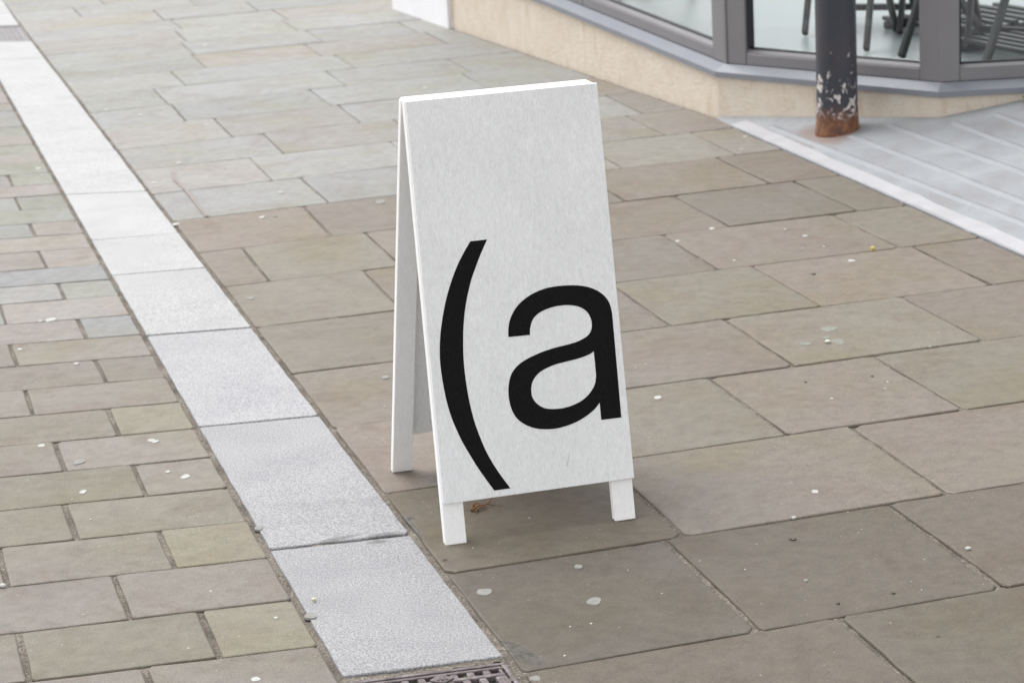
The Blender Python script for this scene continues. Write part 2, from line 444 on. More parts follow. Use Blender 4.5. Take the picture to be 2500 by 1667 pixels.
WARM = [(0.163, 0.134, 0.110), (0.156, 0.131, 0.108), (0.169, 0.141, 0.116), (0.158, 0.137, 0.108), (0.150, 0.128, 0.108)]
GREY = [(0.238, 0.234, 0.229), (0.227, 0.225, 0.221), (0.247, 0.244, 0.236), (0.233, 0.221, 0.209)]
FARC = [(0.237, 0.235, 0.226), (0.237, 0.224, 0.209), (0.229, 0.230, 0.211), (0.242, 0.240, 0.233), (0.242, 0.225, 0.205), (0.229, 0.230, 0.223)]
BEIGE = [(0.205, 0.184, 0.163), (0.198, 0.182, 0.165), (0.212, 0.188, 0.168), (0.196, 0.184, 0.160)]
DARKWARM = [(0.100, 0.083, 0.062), (0.104, 0.085, 0.065), (0.096, 0.081, 0.060)]  # darker browns for the nearest pavement courses
OLIVE = [(0.158, 0.144, 0.108), (0.150, 0.134, 0.104)]
def pick(pal):
    c = rng.choice(pal); k = rng.uniform(0.92, 1.08); return tuple(x * k for x in c)

# --- channel band of granite blocks
bandL = fit_line([g2(*p) for p in ((0, 202), (264, 667), (451, 1000), (657, 1344.5), (829, 1653))])
bandR = fit_line([g2(*p) for p in ((145, 187), (247, 317), (323, 415), (419, 542), (506, 655), (780, 1000), (1005, 1304), (1233, 1602))])
band = empty('granite_channel', (-0.9, 6.0, 0), 'structure')
band.location = (0, 0, 0)
bj = [((831, 1653), (1231, 1602)), ((655, 1342), (1000, 1303)), ((478.5, 1042), (774, 1014.6)), ((355, 820), (617, 800)), ((270, 672), (506, 653)),
      ((219, 586), (436, 568)), ((155, 475.5), (359.5, 466)), ((103, 378), (281, 369)), ((72, 324.5), (240, 315.6)), ((35, 259.5), (189, 255)),
      ((0, 198), (142, 189)), ((-32, 146), (113, 142.5)), ((-56, 104), (85, 101)), ((-80, 66), (56, 62))]
def band_cut(a, b):
    A, B = g2(*a), g2(*b); d = B - A
    return isect(A, d, *bandL), isect(A, d, *bandR)
cuts = [band_cut(a, b) for a, b in bj]
for k in range(4):
    a, b = cuts[-1]; step = -NJ * rng.uniform(0.55, 0.85); cuts.append((a + step, b + step))
for i in range(len(cuts) - 1):
    if i == 12: continue                                    # the far gully grating sits here
    (a, b), (c, d) = cuts[i], cuts[i + 1]
    y = (a.y + c.y) / 2
    k = 1.0
    lum = (0.258, 0.268, 0.300, 0.330, 0.350, 0.365)[min(i, 5)]
    col = (lum, lum * 0.996, lum * (1.03 if i < 3 else 1.003))
    slab('granite_block', [a, b, d, c], [0.0036, 0.006, 0.0036, 0.007], col, GRANITE, band, 0.001, 0.05, 0.0014, 0.005, 0.0026)

# --- bedding mortar between the pieces, left open over the near gully
gA, gB = cuts[0]; gD = (gB - gA).normalized(); gW = (gB - gA).length
def in_gully(x, y):
    p = Vector((x, y)) - gA
    d_ = -(gD.x * p.y - gD.y * p.x)                             # distance towards the viewer
    s_ = p.dot(gD) - d_ * 0.0
    return 0.018 < d_ < 0.44 and 0.016 < (Vector((x, y)) - (gA + NJ * max(d_, 0))).dot(gD) < gW - 0.016
bx0, bx1, by0, by1, bs = -2.3, 2.3, 3.4, 9.4, 0.0145
nx, ny = int((bx1 - bx0) / bs), int((by1 - by0) / bs)
bv = [(bx0 + i * bs, by0 + j * bs, bed_z(bx0 + i * bs, by0 + j * bs)) for j in range(ny + 1) for i in range(nx + 1)]
bf = [(j * (nx + 1) + i, j * (nx + 1) + i + 1, (j + 1) * (nx + 1) + i + 1, (j + 1) * (nx + 1) + i) for j in range(ny) for i in range(nx) if not in_gully(bx0 + (i + 0.5) * bs, by0 + (j + 0.5) * bs)]
bv += [(-6, 9.4, -0.0062), (6, 9.4, -0.0062), (6, 18, -0.0062), (-6, 18, -0.0062)]; nb = len(bv); bf.append((nb - 4, nb - 3, nb - 2, nb - 1))
o = mesh_obj('joint_mortar', bv, bf, MORTAR, None, None, True); o['kind'] = 'structure'
# --- pavement right of the band: courses of sandstone slabs
pave = empty('pavement', (0, 0, 0), 'structure')
RC = [[(1277, 1639), (1500, 1604), (2500, 1425)], [(1092, 1399), (1500, 1336), (2500, 1176.5)], [(941, 1204), (1073, 1184), (1549, 1115.5), (2500, 978.5)],
      [(810, 1044.5), (965, 1025), (1532, 947.5), (2500, 817)], [(710, 913.5), (965.5, 880), (1519, 808), (2500, 685)],
      [(619, 800), (965.5, 757), (1508.5, 689), (1961.5, 632), (2389, 581)], [(546.6, 700.7), (965.5, 650), (1500, 586), (1781, 552), (2223, 501)],
      [(480.6, 617), (965.5, 558.7), (1493.5, 493), (2054, 429)], [(421, 540), (974, 476), (1483, 413), (1911, 365.6)],
      [(366, 474), (972, 406), (1478, 347.6), (1782, 312)], [(323, 416), (948, 346.7), (1471, 289), (1665, 267)], [(287, 366.7), (574, 334), (974, 289), (1465, 234.7)]]
lines = [fit_line([g2(*p) for p in c]) for c in RC]
dn = Vector((-math.sin(math.radians(15.5)), math.cos(math.radians(15.5))))
d0 = lines[0][1]
lines.insert(0, (lines[0][0] - dn * 0.53, d0)); lines.insert(0, (lines[0][0] - dn * 0.53, d0))
dfar = Vector((math.cos(math.radians(17)), math.sin(math.radians(17))))
for k in range(14):
    lines.append((lines[-1][0] + dn * 0.485, (lines[-1][1] * 0.5 + dfar * 0.5).normalized()))
RJ = {-2: [(1700, 1830)], -1: [(2137, 1590)], 0: [(1741, 1430), (2314, 1336)], 1: [(1611, 1251), (2193, 1123)], 2: [(1250, 1040), (1826, 992), (2241, 934)],
      3: [(1290, 905), (1854, 836), (2302, 778)], 4: [(1130, 800), (1572, 749), (1921, 699), (2326, 649)], 5: [(934, 708), (1290, 660), (1688, 617), (2115, 564)],
      6: [(624, 645), (928, 602), (1330, 560), (1736, 527), (2018, 480)], 7: [(779, 542), (1150, 500), (1480, 462), (1814, 416)], 8: [(770, 465), (1140, 420), (1488, 390), (1751, 354)],
      9: [(639, 413), (961, 357), (1290, 340), (1587, 311)], 10: [(672, 353), (1000, 318), (1512, 250)], 11: [(545, 312), (860, 282), (1200, 235)]}
rampA = Vector((0.856, 9.36)); rampD = Vector((0.2538, -0.9673))                 # pavement / ramp edge
wallA = Vector((0.859, 9.383)); wallD = Vector((-0.336, 0.942))                  # foot of the cafe wall
SPECIAL = {}
for ci in range(len(lines) - 1):
    k = ci - 2
    l0, l1 = lines[ci], lines[ci + 1]
    mid = ((l0[0] + l1[0]) / 2, (l0[1] + l1[1]).normalized())
    js = []                                                     # joint positions along the mid line
    if k in RJ: js = [g2(*p) for p in RJ[k]]
    bx = isect(mid[0], mid[1], *bandR)
    ex = isect(mid[0], mid[1], rampA, rampD)
    on_wall = False
    if ex.y > rampA.y: ex = isect(mid[0], mid[1], wallA, wallD); on_wall = True
    if on_wall and (ex - wallA).dot(wallD) > 4.25: ex = bx + mid[1] * 4.0; on_wall = None
    s = [(p - bx).dot(mid[1]) for p in js]; send = (ex - bx).dot(mid[1])
    if not s: s = [rng.uniform(0.35, 0.85)]
    while s[-1] < send - 0.25:
        s.append(s[-1] + rng.uniform(0.5, 0.85))
    s = [v for v in s if v < send - 0.16]
    bounds = [(bandR[0], bandR[1], 0.008)]
    for v in s:
        a = math.radians(-75.1 + rng.uniform(-0.5, 0.5))
        bounds.append((bx + mid[1] * v, Vector((math.cos(a), math.sin(a))), (0.0044 if k < 4 else 0.0030 if k < 8 else 0.0018) + rng.uniform(-0.0009, 0.0009)))
    if on_wall: bounds.append((wallA, wallD, 0.006))
    elif on_wall is None: bounds.append((ex, NJ, 0.006))
    else: bounds.append((rampA, rampD, 0.004))
    for j in range(len(bounds) - 1):
        (pa, da, ga), (pb, db, gb) = bounds[j], bounds[j + 1]
        q = [isect(l0[0], l0[1], pa, da), isect(l0[0], l0[1], pb, db), isect(l1[0], l1[1], pb, db), isect(l1[0], l1[1], pa, da)]
        cx = sum(p.x for p in q) / 4
        # corner slab at the foot of the ramp: keep clear of the wall line
        if k >= 12: pal = FARC
        elif k >= 8: pal = GREY if cx < 0.10 else BEIGE
        else: pal = DARKWARM if k <= 0 else OLIVE if rng.random() < 0.10 else WARM
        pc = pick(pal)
        if (k, j) == (1, 0): pc = (0.108, 0.089, 0.066)  # slab under the board: part of the board's shade is in its colour
        if (k, j) == (0, 0): pc = (0.092, 0.079, 0.063)  # slab before the board: darkened too, partly as the board's shade
        gc = (0.0022 if k < 8 else 0.0013) + rng.uniform(-0.0006, 0.0008)
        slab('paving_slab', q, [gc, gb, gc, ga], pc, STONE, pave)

# --- street paving left of the band: narrow setts
street = empty('street', (0, 0, 0), 'structure')
LP = [[(76, 1663.5), (531.7, 1608), (776, 1574)], [(0, 1546.6), (312.6, 1510), (714.6, 1463.6)], [(17, 1434), (425, 1386), (651, 1361.5)], [(0, 1338), (183, 1318), (602, 1271)],
      [(0, 1247), (351, 1208), (557, 1190.5)], [(0, 1164), (159.5, 1149), (512.5, 1115)], [(0, 1089), (285, 1063), (472, 1044.7)], [(0, 1020), (81, 1012.6), (444.5, 980.6)],
      [(0, 953), (255, 934), (400, 921)], [(0, 897.7), (366, 866.6)], [(0, 841.5), (342.5, 814.7)], [(0, 792.6), (314.8, 768)], [(0, 743), (289, 721)], [(0, 700), (268, 681)],
      [(0, 661), (244.6, 644.6)], [(0, 621), (221, 604)], [(0, 585), (206, 569)], [(0, 550), (183, 538)], [(0, 516), (167, 505.5)], [(0, 485), (151, 474)], [(0, 458.5), (136, 448)],
      [(0, 429.6), (121, 421)], [(0, 402), (102, 395.6)], [(0, 378.6), (91, 373.5)], [(0, 356.4), (79, 352)], [(0, 334), (70, 329.6)], [(0, 312), (60, 308)], [(0, 292.6), (49, 289)],
      [(0, 272), (40, 269)], [(0, 254), (32, 252)]]
LJ = {-1: [(370, 1650)], 0: [(58, 1606), (512, 1548)], 1: [(298, 1459)], 2: [(6, 1404), (408, 1340)], 3: [(172, 1273)], 4: [(341, 1171)], 5: [(146, 1115)], 6: [(277, 1032)], 7: [(71, 982)],
      8: [(246, 906)], 9: [(32, 868)], 10: [(200, 802)], 11: [(6, 770)], 12: [(150, 711)], 14: [(104, 634)], 16: [(79, 563)], 18: [(43, 500)], 20: [(25, 442)]}
ll = []
for c in LP:
    p, d = fit_line([g2(*q) for q in c])
    e = isect(p, d, *bandL)
    ll.append([e, d])
# directions drift smoothly from course to course
for i in range(len(ll)):
    w = ll[max(0, i - 3):i + 4]; s = sum((x[1] for x in w), Vector((0, 0)))
    ll[i].append(s.normalized())
ll = [(e, d) for e, _, d in ll]
ll.insert(0, (ll[0][0] + bandL[1].normalized() * (0.24 if bandL[1].y < 0 else -0.24), ll[0][1]))
ll.insert(0, (ll[0][0] + bandL[1].normalized() * (0.24 if bandL[1].y < 0 else -0.24), ll[0][1]))
up = bandL[1] if bandL[1].y > 0 else -bandL[1]
for k in range(14): ll.append((ll[-1][0] + up * 0.205, ll[-1][1]))
LCOL = [(0.166, 0.144, 0.122), (0.161, 0.142, 0.121), (0.170, 0.150, 0.130), (0.163, 0.140, 0.122)]
LFAR = [(0.205, 0.197, 0.186), (0.199, 0.201, 0.178), (0.211, 0.191, 0.175), (0.201, 0.201, 0.205), (0.207, 0.184, 0.166)]
for ci in range(len(ll) - 1):
    k = ci - 2
    l0, l1 = ll[ci], ll[ci + 1]
    mp = (l0[0] + l1[0]) / 2; md = (l0[1] + l1[1]).normalized()
    s = sorted([(g2(*p) - mp).dot(md) for p in LJ.get(k, [])], reverse=True)          # negative distances
    if not s: s = [-rng.uniform(0.25, 0.62)] if k > 20 else [-(0.42 + 0.2 * (k % 2))] if k < 0 else [-0.66]
    while s[-1] > -2.0: s.append(s[-1] - rng.uniform(0.30, 0.50))
    bounds = [(bandL[0], bandL[1], 0.006)]
    for v in s:
        a = math.radians(-74.6 + rng.uniform(-0.8, 0.8))
        bounds.append((mp + md * v, Vector((math.cos(a), math.sin(a))), (0.0050 if k < 8 else 0.0038) + rng.uniform(-0.0012, 0.0012)))
    for j in range(len(bounds) - 1):
        (pb, db, gb), (pa, da, ga) = bounds[j], bounds[j + 1]
        q = [isect(l0[0], l0[1], pa, da), isect(l0[0], l0[1], pb, db), isect(l1[0], l1[1], pb, db), isect(l1[0], l1[1], pa, da)]
        gc = (0.0028 if k < 8 else 0.0022) + rng.uniform(-0.0006, 0.0010)
        pal = LCOL if k < 10 else LFAR
        if k < 10 and rng.random() < 0.15: pal = OLIVE
        if (k, j) in ((0, 0), (2, 0), (6, 0)): pal = [(0.172, 0.154, 0.114)]
        slab('street_paver', q, [gc, gb, gc, ga], pick(pal), STONE, street, 0.0, 0.09, 0.0022, 0.006, 0.0036)

# ------------------------------------------------------------------ ramp up to the cafe
RN = Vector((0.9673, 0.2538)); RS = 0.163
def ramp_z(x, y): return max(0.0, RS * ((x - rampA.x) * RN.x + (y - rampA.y) * RN.y))
def on_ramp(px, py):
    d = ray(px, py); n = Vector((-RS * RN.x, -RS * RN.y, 1.0)); e = Vector((rampA.x, rampA.y, 0))
    return EYE + d * ((e - EYE).dot(n) / d.dot(n))
C1 = Vector((0.859, 9.383)); C2 = Vector((1.600, 8.635)); C3 = Vector((3.10, 8.622))
C0 = C1 + wallD.normalized() * 3.24; CP = C1 + wallD.normalized() * 4.19
POLE = Vector((1.250, 8.765)); POLE_Z = ramp_z(*POLE)
RAMPM = mat_ramp(POLE.x, POLE.y)
pts = [rampA.copy(), rampA + rampD * 5.6, rampA + rampD * 5.6 + RN * 1.25, rampA + rampD * 1.0 + RN * 2.2, C3 + Vector((0, 0.3)), C2 + Vector((0.1, 0.3)), C1 + Vector((0.1, 0.12))]
bm = bmesh.new(); prism(bm, pts[::1] if True else pts, [-0.05] * len(pts), [ramp_z(p.x, p.y) + 0.003 for p in pts])
bmesh.ops.recalc_face_normals(bm, faces=bm.faces)
ramp = bm_obj('ramp', bm, RAMPM); ramp['kind'] = 'structure'
def ramp_strip(name, a, b, w, h, mat):
    """a low strip lying along the ramp from plan point a to b"""
    d = (b - a).normalized(); n = Vector((-d.y, d.x)); L = (b - a).length; k = max(4, int(L / 0.12)); vs_, fs = [], []
    for i in range(k + 1):
        p = a + d * (L * i / k)
        ww = w * (0.8 + 0.35 * rng.random())
        for s_, z in ((-ww / 2 - 0.004, -0.004), (-ww / 2, h), (ww / 2, h), (ww / 2 + 0.004, -0.004)):
            q = p + n * s_; vs_.append((q.x, q.y, ramp_z(q.x, q.y) + 0.003 + z))
    for i in range(k):
        for j in range(3): fs.append((i * 4 + j, i * 4 + j + 1, i * 4 + 5 + j, i * 4 + 4 + j))
    fs.append((0, 1, 2, 3)); m_ = k * 4; fs.append((m_ + 3, m_ + 2, m_ + 1, m_))
    return mesh_obj(name, vs_, fs, mat, ramp)
ribs = [((1877, 313), (2448, 533)), ((2074, 335), (2500, 500)), ((2166, 309.5), (2500, 428.6)), ((2322, 303), (2500, 371)), ((2421, 281), (2500, 309))]
for i, (a, b) in enumerate(ribs):
    A, B = on_ramp(*a), on_ramp(*b); A, B = Vector((A.x, A.y)), Vector((B.x, B.y))
    ramp_strip('raised_rib', A, A + (B - A).normalized() * (3.3 - 0.2 * i), 0.020, 0.0014, RIBM)
    nn_ = Vector((-(B - A).normalized().y, (B - A).normalized().x)) * 0.022
    ramp_strip('groove_line', A + nn_, A + nn_ + (B - A).normalized() * (3.3 - 0.2 * i), 0.005, 0.0008, GROOVE)
ramp_strip('painted_border', rampA + rampD * 0.16 + RN * 0.034, rampA + rampD * 5.4 + RN * 0.034, 0.055, 0.0025, LIMEWHITE)

# ------------------------------------------------------------------ cafe building
build = empty('cafe_building', (C1.x, C1.y, 0))
tag(build, 'cafe corner with cream rendered plinth, grey window frames and large panes', 'building')
def child_of(o, p):
    o.parent = p; o.matrix_parent_inverse = p.matrix_world.inverted() if False else Matrix.Translation(-Vector(p.location)); return o
def bpart(name, bm, mat, parent=build, smooth=False):
    bmesh.ops.recalc_face_normals(bm, faces=bm.faces)
    o = bm_obj(name, bm, mat, None, smooth); o.parent = parent
    if parent is build: o.matrix_parent_inverse = Matrix.Translation((-C1.x, -C1.y, 0))
    return o
def inward(d): return Vector((-d.y, d.x))                   # for faces walked from far left to right
F1 = (C1 - C0).normalized(); F2 = (C2 - C1).normalized(); F3 = (C3 - C2).normalized()
N1, N2, N3 = inward(F1), inward(F2), inward(F3)
ZS = 0.165
def zsill(p): return ZS + 0.050 * max(0.0, (p - C1).dot(wallD.normalized()))
def offset_corner(d):
    """plan chain C0-C1-C2-C3 offset inwards by d"""
    a = isect(C0 + N1 * d, F1, C1 + N2 * d, F2); b = isect(C1 + N2 * d, F2, C2 + N3 * d, F3)
    return [C0 + N1 * d, a, b, C3 + N3 * d]
o0, o1, o2, o4 = offset_corner(0.0), offset_corner(0.012), offset_corner(0.045), offset_corner(0.115)
names = [(F1, N1), (F2, N2), (F3, N3)]
for i in range(3):
    bm = bmesh.new()
    q = [o1[i], o1[i + 1], o4[i + 1], o4[i]]
    zz = [zsill(p) for p in (o0[i], o0[i + 1], o0[i + 1], o0[i])]
    prism(bm, q, -0.05, zz)
    w = bpart('plinth_wall', bm, CREAM)
    # sill: fascia and weathered slope
    bm = bmesh.new(); V = []
    for pi, (oo, p0) in enumerate(((i, o0[i]), (i + 1, o0[i + 1]))):
        zb = zsill(p0)
        V.append([bm.verts.new((o0[oo].x, o0[oo].y, zb + 0.001)), bm.verts.new((o0[oo].x, o0[oo].y, zb + 0.022)), bm.verts.new((o2[oo].x, o2[oo].y, zb + 0.048)),
                  bm.verts.new((o4[oo].x, o4[oo].y, zb + 0.048)), bm.verts.new((o4[oo].x, o4[oo].y, zb + 0.001))])
    for j in range(5): bm.faces.new((V[0][j], V[1][j], V[1][(j + 1) % 5], V[0][(j + 1) % 5]))
    bm.faces.new(V[0]); bm.faces.new(V[1][::-1])
    bpart('sill', bm, SILL)

HT = 2.35
def bar(d, n, p, s0, s1, z0, z1, dep0, dep1, name, mat, parent=build, slope=True):
    """frame bar on a face: along d from s0 to s1 (metres from p), heights above the sill, depths inwards"""
    bm = bmesh.new()
    a, b = p + d * s0, p + d * s1
    poly = [a + n * dep0, b + n * dep0, b + n * dep1, a + n * dep1]
    za, zb_ = zsill(a) + 0.048, zsill(b) + 0.048
    if z1 > 1.0: prism(bm, poly, [za + z0, zb_ + z0, zb_ + z0, za + z0], [HT] * 4 if z1 > 50 else [z1] * 4)
    else: prism(bm, poly, [za + z0, zb_ + z0, zb_ + z0, za + z0], [za + z1, zb_ + z1, zb_ + z1, za + z1])
    bevel(bm, 0.003, 1)
    return bpart(name, bm, mat, parent)
def window(p, d, n, s0, s1, post0, post1):
    """one glazed bay between plan distances s0 and s1"""
    # parts: posts, rails, then the sash with bead, gasket and pane
    bar(d, n, p, s0, s0 + post0, 0.001, 99, 0.048, 0.108, 'window_post', FRAME)
    bar(d, n, p, s1 - post1, s1, 0.001, 99, 0.048, 0.108, 'window_post', FRAME)
    a, b = s0 + post0, s1 - post1
    bar(d, n, p, a + 0.0005, b - 0.0005, 0.001, 0.046, 0.050, 0.106, 'bottom_rail', FRAME)
    # glazing bead: a sloped strip above the rail
    bm = bmesh.new(); A, B = p + d * (a + 0.0005), p + d * (b - 0.0005); V = []
    for q in (A, B):
        zb = zsill(q) + 0.048
        V.append([bm.verts.new((*(q + n * dd), zb + zz)) for dd, zz in ((0.052, 0.0465), (0.052, 0.049), (0.074, 0.060), (0.098, 0.060), (0.098, 0.0465))])
    for j in range(5): bm.faces.new((V[0][j], V[1][j], V[1][(j + 1) % 5], V[0][(j + 1) % 5]))
    bm.faces.new(V[0]); bm.faces.new(V[1][::-1])
    bpart('glazing_bead', bm, FRAME)
    bar(d, n, p, a + 0.0005, b - 0.0005, 0.0605, 0.067, 0.074, 0.096, 'gasket', GASKET)
    bar(d, n, p, a + 0.0005, a + 0.009, 0.0675, 99, 0.060, 0.096, 'gasket', GASKET)
    bar(d, n, p, b - 0.009, b - 0.0005, 0.0675, 99, 0.060, 0.096, 'gasket', GASKET)
    bar(d, n, p, a + 0.0095, b - 0.0095, 0.0675, 99, 0.080, 0.086, 'window_pane', GLASS)
L1, L2, L3 = (C1 - C0).length, (C2 - C1).length, (C3 - C2).length
window(C0, F1, N1, 0.0, L1 - 1.55, 0.09, 0.05)
window(C0, F1, N1, L1 - 1.548, L1 + 0.004, 0.05, 0.125)
window(C1, F2, N2, 0.028, L2 - 0.030, 0.090, 0.085)
window(C2, F3, N3, 0.022, L3, 0.066, 0.06)
# head rail tying the posts, kept above eye level
hp = offset_corner(0.046); hq = offset_corner(0.112)
bm = bmesh.new()
for i in range(3): prism(bm, [hp[i], hp[i + 1], hq[i + 1], hq[i]], HT + 0.001, HT + 0.16)
bpart('head_beam', bm, FRAME)
# corner infill posts
for (c, n_a, n_b) in ((C1, N1, N2), (C2, N2, N3)):
    i = 1 if c is C1 else 2
    pa, pb = offset_corner(0.047), offset_corner(0.109)
    da, db = (F1, F2) if i == 1 else (F2, F3)
    bm = bmesh.new()
    bl = 0.012
    poly = [pa[i] - da * bl * 1.0, pa[i], pa[i] + db * bl, pb[i] + db * bl * 0.6, pb[i], pb[i] - da * bl * 0.6]
    prism(bm, poly, ZS + 0.0495, HT)
    bpart('corner_post', bm, FRAME)
# white pilaster at the far end
bm = bmesh.new(); nrm = N1
a, b = C0 + F1 * 0.003, CP
prism(bm, [b - nrm * 0.012, a - nrm * 0.012, a + nrm * 0.45, b + nrm * 0.45], -0.05, 2.6)
bevel(bm, 0.004, 1)
bpart('pilaster', bm, WHITEWALL)
# inside floor
fl = offset_corner(0.118)
bm = bmesh.new()
vsf = [bm.verts.new((p.x, p.y, 0.200)) for p in (fl[0], fl[1], fl[2], fl[3], Vector((6.0, 8.7)), Vector((6.0, 16.0)), Vector((0.0 + 0.4, 16.0)))]
bm.faces.new(vsf)
bpart('floor', bm, FLOOR)

# ------------------------------------------------------------------ iron rainwater pipe
bm = bmesh.new()
prof = [(0.0835, 0.0), (0.0845, 0.012), (0.081, 0.03), (0.0785, 0.06), (0.0765, 0.12), (0.0750, 0.3), (0.0745, 0.8), (0.0745, 3.3)]
rings = []
for r_, z_ in prof:
    rings.append([bm.verts.new((r_ * math.cos(2 * math.pi * k / 40), r_ * math.sin(2 * math.pi * k / 40), z_ - 0.012)) for k in range(40)])
for i in range(len(rings) - 1):
    for k in range(40): bm.faces.new((rings[i][k], rings[i][(k + 1) % 40], rings[i + 1][(k + 1) % 40], rings[i + 1][k]))
bm.faces.new(rings[-1])
pole = bm_obj('iron_pipe', bm, mat_pipe(POLE_Z), None, True)
pole.location = (POLE.x, POLE.y, POLE_Z)
tag(pole, 'dark slate iron pipe with peeling white paint and rusty foot standing on the pale ramp', 'pipe')

# ------------------------------------------------------------------ furniture behind the glass
def stick(name, a, b, w, parent, mat=CHAIRM):
    """square timber from a to b"""
    a, b = Vector(a), Vector(b); d = (b - a).normalized(); s = d.cross(Vector((0, 0, 1)))
    s = s.normalized() if s.length > 1e-3 else Vector((1, 0, 0)); u_ = s.cross(d)
    bm = bmesh.new(); vv = []
    for p in (a, b):
        for i, j in ((-1, -1), (1, -1), (1, 1), (-1, 1)): vv.append(bm.verts.new(p + s * (i * w[0] / 2) + u_ * (j * w[1] / 2)))
    for i in range(4): bm.faces.new((vv[i], vv[(i + 1) % 4], vv[4 + (i + 1) % 4], vv[4 + i]))
    bm.faces.new(vv[:4][::-1]); bm.faces.new(vv[4:])
    bevel(bm, min(w) * 0.2, 1)
    bmesh.ops.recalc_face_normals(bm, faces=bm.faces)
    return bm_obj(name, bm, mat, parent)
FZ = 0.2005
def folding_chair(foot, axis, width, label):
    """slatted folding chair on crossing legs; foot = front left foot, axis = plan direction front to back"""
    ax = Vector(axis).normalized(); t = empty('folding_chair', (foot[0], foot[1], FZ))
    t.rotation_euler = (0, 0, math.atan2(ax.y, ax.x) - math.pi / 2)
    tag(t, label, 'chair', 'slatted chairs behind the glass')
    for x in (0.0, width):
        xi = x + (0.025 if x == 0 else -0.025)
        stick('leg', (x, 0.0, 0.012), (x, 0.55, 0.88), (0.024, 0.036), t)
        stick('leg', (xi, 0.58, 0.012), (xi, 0.10, 0.45), (0.024, 0.036), t)
    for i in range(6): stick('seat_slat', (0.02, 0.07 + 0.07 * i, 0.468), (width - 0.02, 0.07 + 0.07 * i, 0.468), (0.048, 0.016), t)
    for i in range(3): stick('back_slat', (0.014, 0.44 + 0.04 * i, 0.70 + 0.065 * i), (width - 0.014, 0.44 + 0.04 * i, 0.70 + 0.065 * i), (0.012, 0.045), t)
    stick('stretcher', (0.03, 0.54, 0.05), (width - 0.03, 0.54, 0.05), (0.02, 0.03), t)
    return t
folding_chair((1.482, 9.546), (0.325, 0.946), 0.40, 'dark folding chair behind the glass directly right of the iron pipe')
folding_chair((1.584, 9.323), (0.68, 0.73), 0.38, 'dark folding chair close behind the corner window post')
folding_chair((1.305, 10.07), (0.325, 0.946), 0.40, 'dark folding chair behind the glass just left of the iron pipe')
folding_chair((0.62, 11.55), (-0.4, 0.9), 0.40, 'dark chair standing deep behind the long left pane')
def slat_rack(loc, rz, n, label):
    t = empty('slatted_rack', (loc[0], loc[1], FZ)); t.rotation_euler = (0, 0, rz)
    tag(t, label, 'rack')
    for y in (-0.22, 0.22): stick('bearer', (-0.30, y, 0.018), (0.30, y, 0.018), (0.03, 0.034), t)
    for i in range(n):
        x = -0.28 + 0.56 * i / (n - 1)
        stick('slat', (x, -0.25, 0.045), (x, 0.25, 0.045), (0.03, 0.018), t)
    return t
slat_rack((2.20, 9.36), math.radians(23), 10, 'low dark slatted rack on the floor behind the rightmost pane')
slat_rack((2.02, 10.08), math.radians(23), 8, 'low dark slatted rack behind the corner window post')

# ------------------------------------------------------------------ the A-board
O3 = ground(1088, 1333); BA = math.atan2(0.101, 0.399)
board = empty('sandwich_board', (O3.x, O3.y, 0.0)); board.rotation_euler = (0, 0, BA)
tag(board, 'white painted wooden A-board sign with a large black bracket and letter a', 'sign')
LEAN = math.radians(15.4); TL = math.tan(LEAN); SH = 0.0285; DEP = 0.535; TOP = 0.886
def bx(u, v, z): return (u + SH * z, v, z)
def member(name, u0, u1, z0, z1, f0, f1, back, mat, bev=0.0022):
    """piece lying in the leaning frame: f0..f1 = depth behind the frame's face plane (level cuts)"""
    bm = bmesh.new(); vv = []
    for z in (z0, z1):
        for u_, f in ((u0, f0), (u1, f0), (u1, f1), (u0, f1)):
            v = z * TL + f / math.cos(LEAN)
            vv.append(bm.verts.new(bx(u_, DEP - v if back else v, z)))
    bm.faces.new(vv[:4][::-1]); bm.faces.new(vv[4:])
    for i in range(4): bm.faces.new((vv[i], vv[(i + 1) % 4], vv[4 + (i + 1) % 4], vv[4 + i]))
    bevel(bm, bev, 2)
    bmesh.ops.recalc_face_normals(bm, faces=bm.faces)
    return bm_obj(name, bm, mat, board)
for back in (False, True):
    member('leg', 0.0, 0.0455, 0.0005, TOP - 0.0015, 0.0, 0.0215, back, LEGWHITE)
    member('leg', 0.366, 0.4115, 0.0005, TOP - 0.0015, 0.0, 0.0215, back, LEGWHITE)
    member('top_rail', 0.046, 0.3655, TOP - 0.046, TOP - 0.002, 0.0005, 0.021, back, LEGWHITE)
    panel = member('panel', 0.0025 if not back else 0.005, 0.4145 if not back else 0.409, 0.085, TOP, -0.0075, -0.0004, back, WHITE, 0.0012)

# lettering: outlines surveyed on the board's face
def lens(off, sc, pts): return [(off[0] + x / sc, off[1] + y / sc) for x, y in pts]
A_, B_ = ((1060, 570), 4.9), ((1060, 880), 4.9)
Cc, Dd = ((1230, 680), 7.84), ((1230, 860), 7.84)
paren_out = lens(*A_, [(433, 94), (370, 200), (300, 335), (240, 475), (190, 620), (150, 760), (118, 905), (92, 1060), (75, 1200), (67, 1330), (67, 1440)]) + \
            lens(*B_, [(71, 20), (86, 150), (110, 300), (150, 490), (205, 672), (270, 830), (345, 985), (430, 1130), (520, 1275), (615, 1412), (720, 1553)])
paren_in = lens(*B_, [(913, 1526), (840, 1430), (760, 1318), (685, 1200), (610, 1060), (545, 905), (490, 755), (447, 600), (410, 430), (380, 250), (362, 100)]) + \
           lens(*A_, [(355, 1540), (348, 1420), (347, 1250), (352, 1100), (365, 950), (385, 810), (410, 690), (445, 550), (490, 420), (540, 285), (585, 180), (633, 72)])
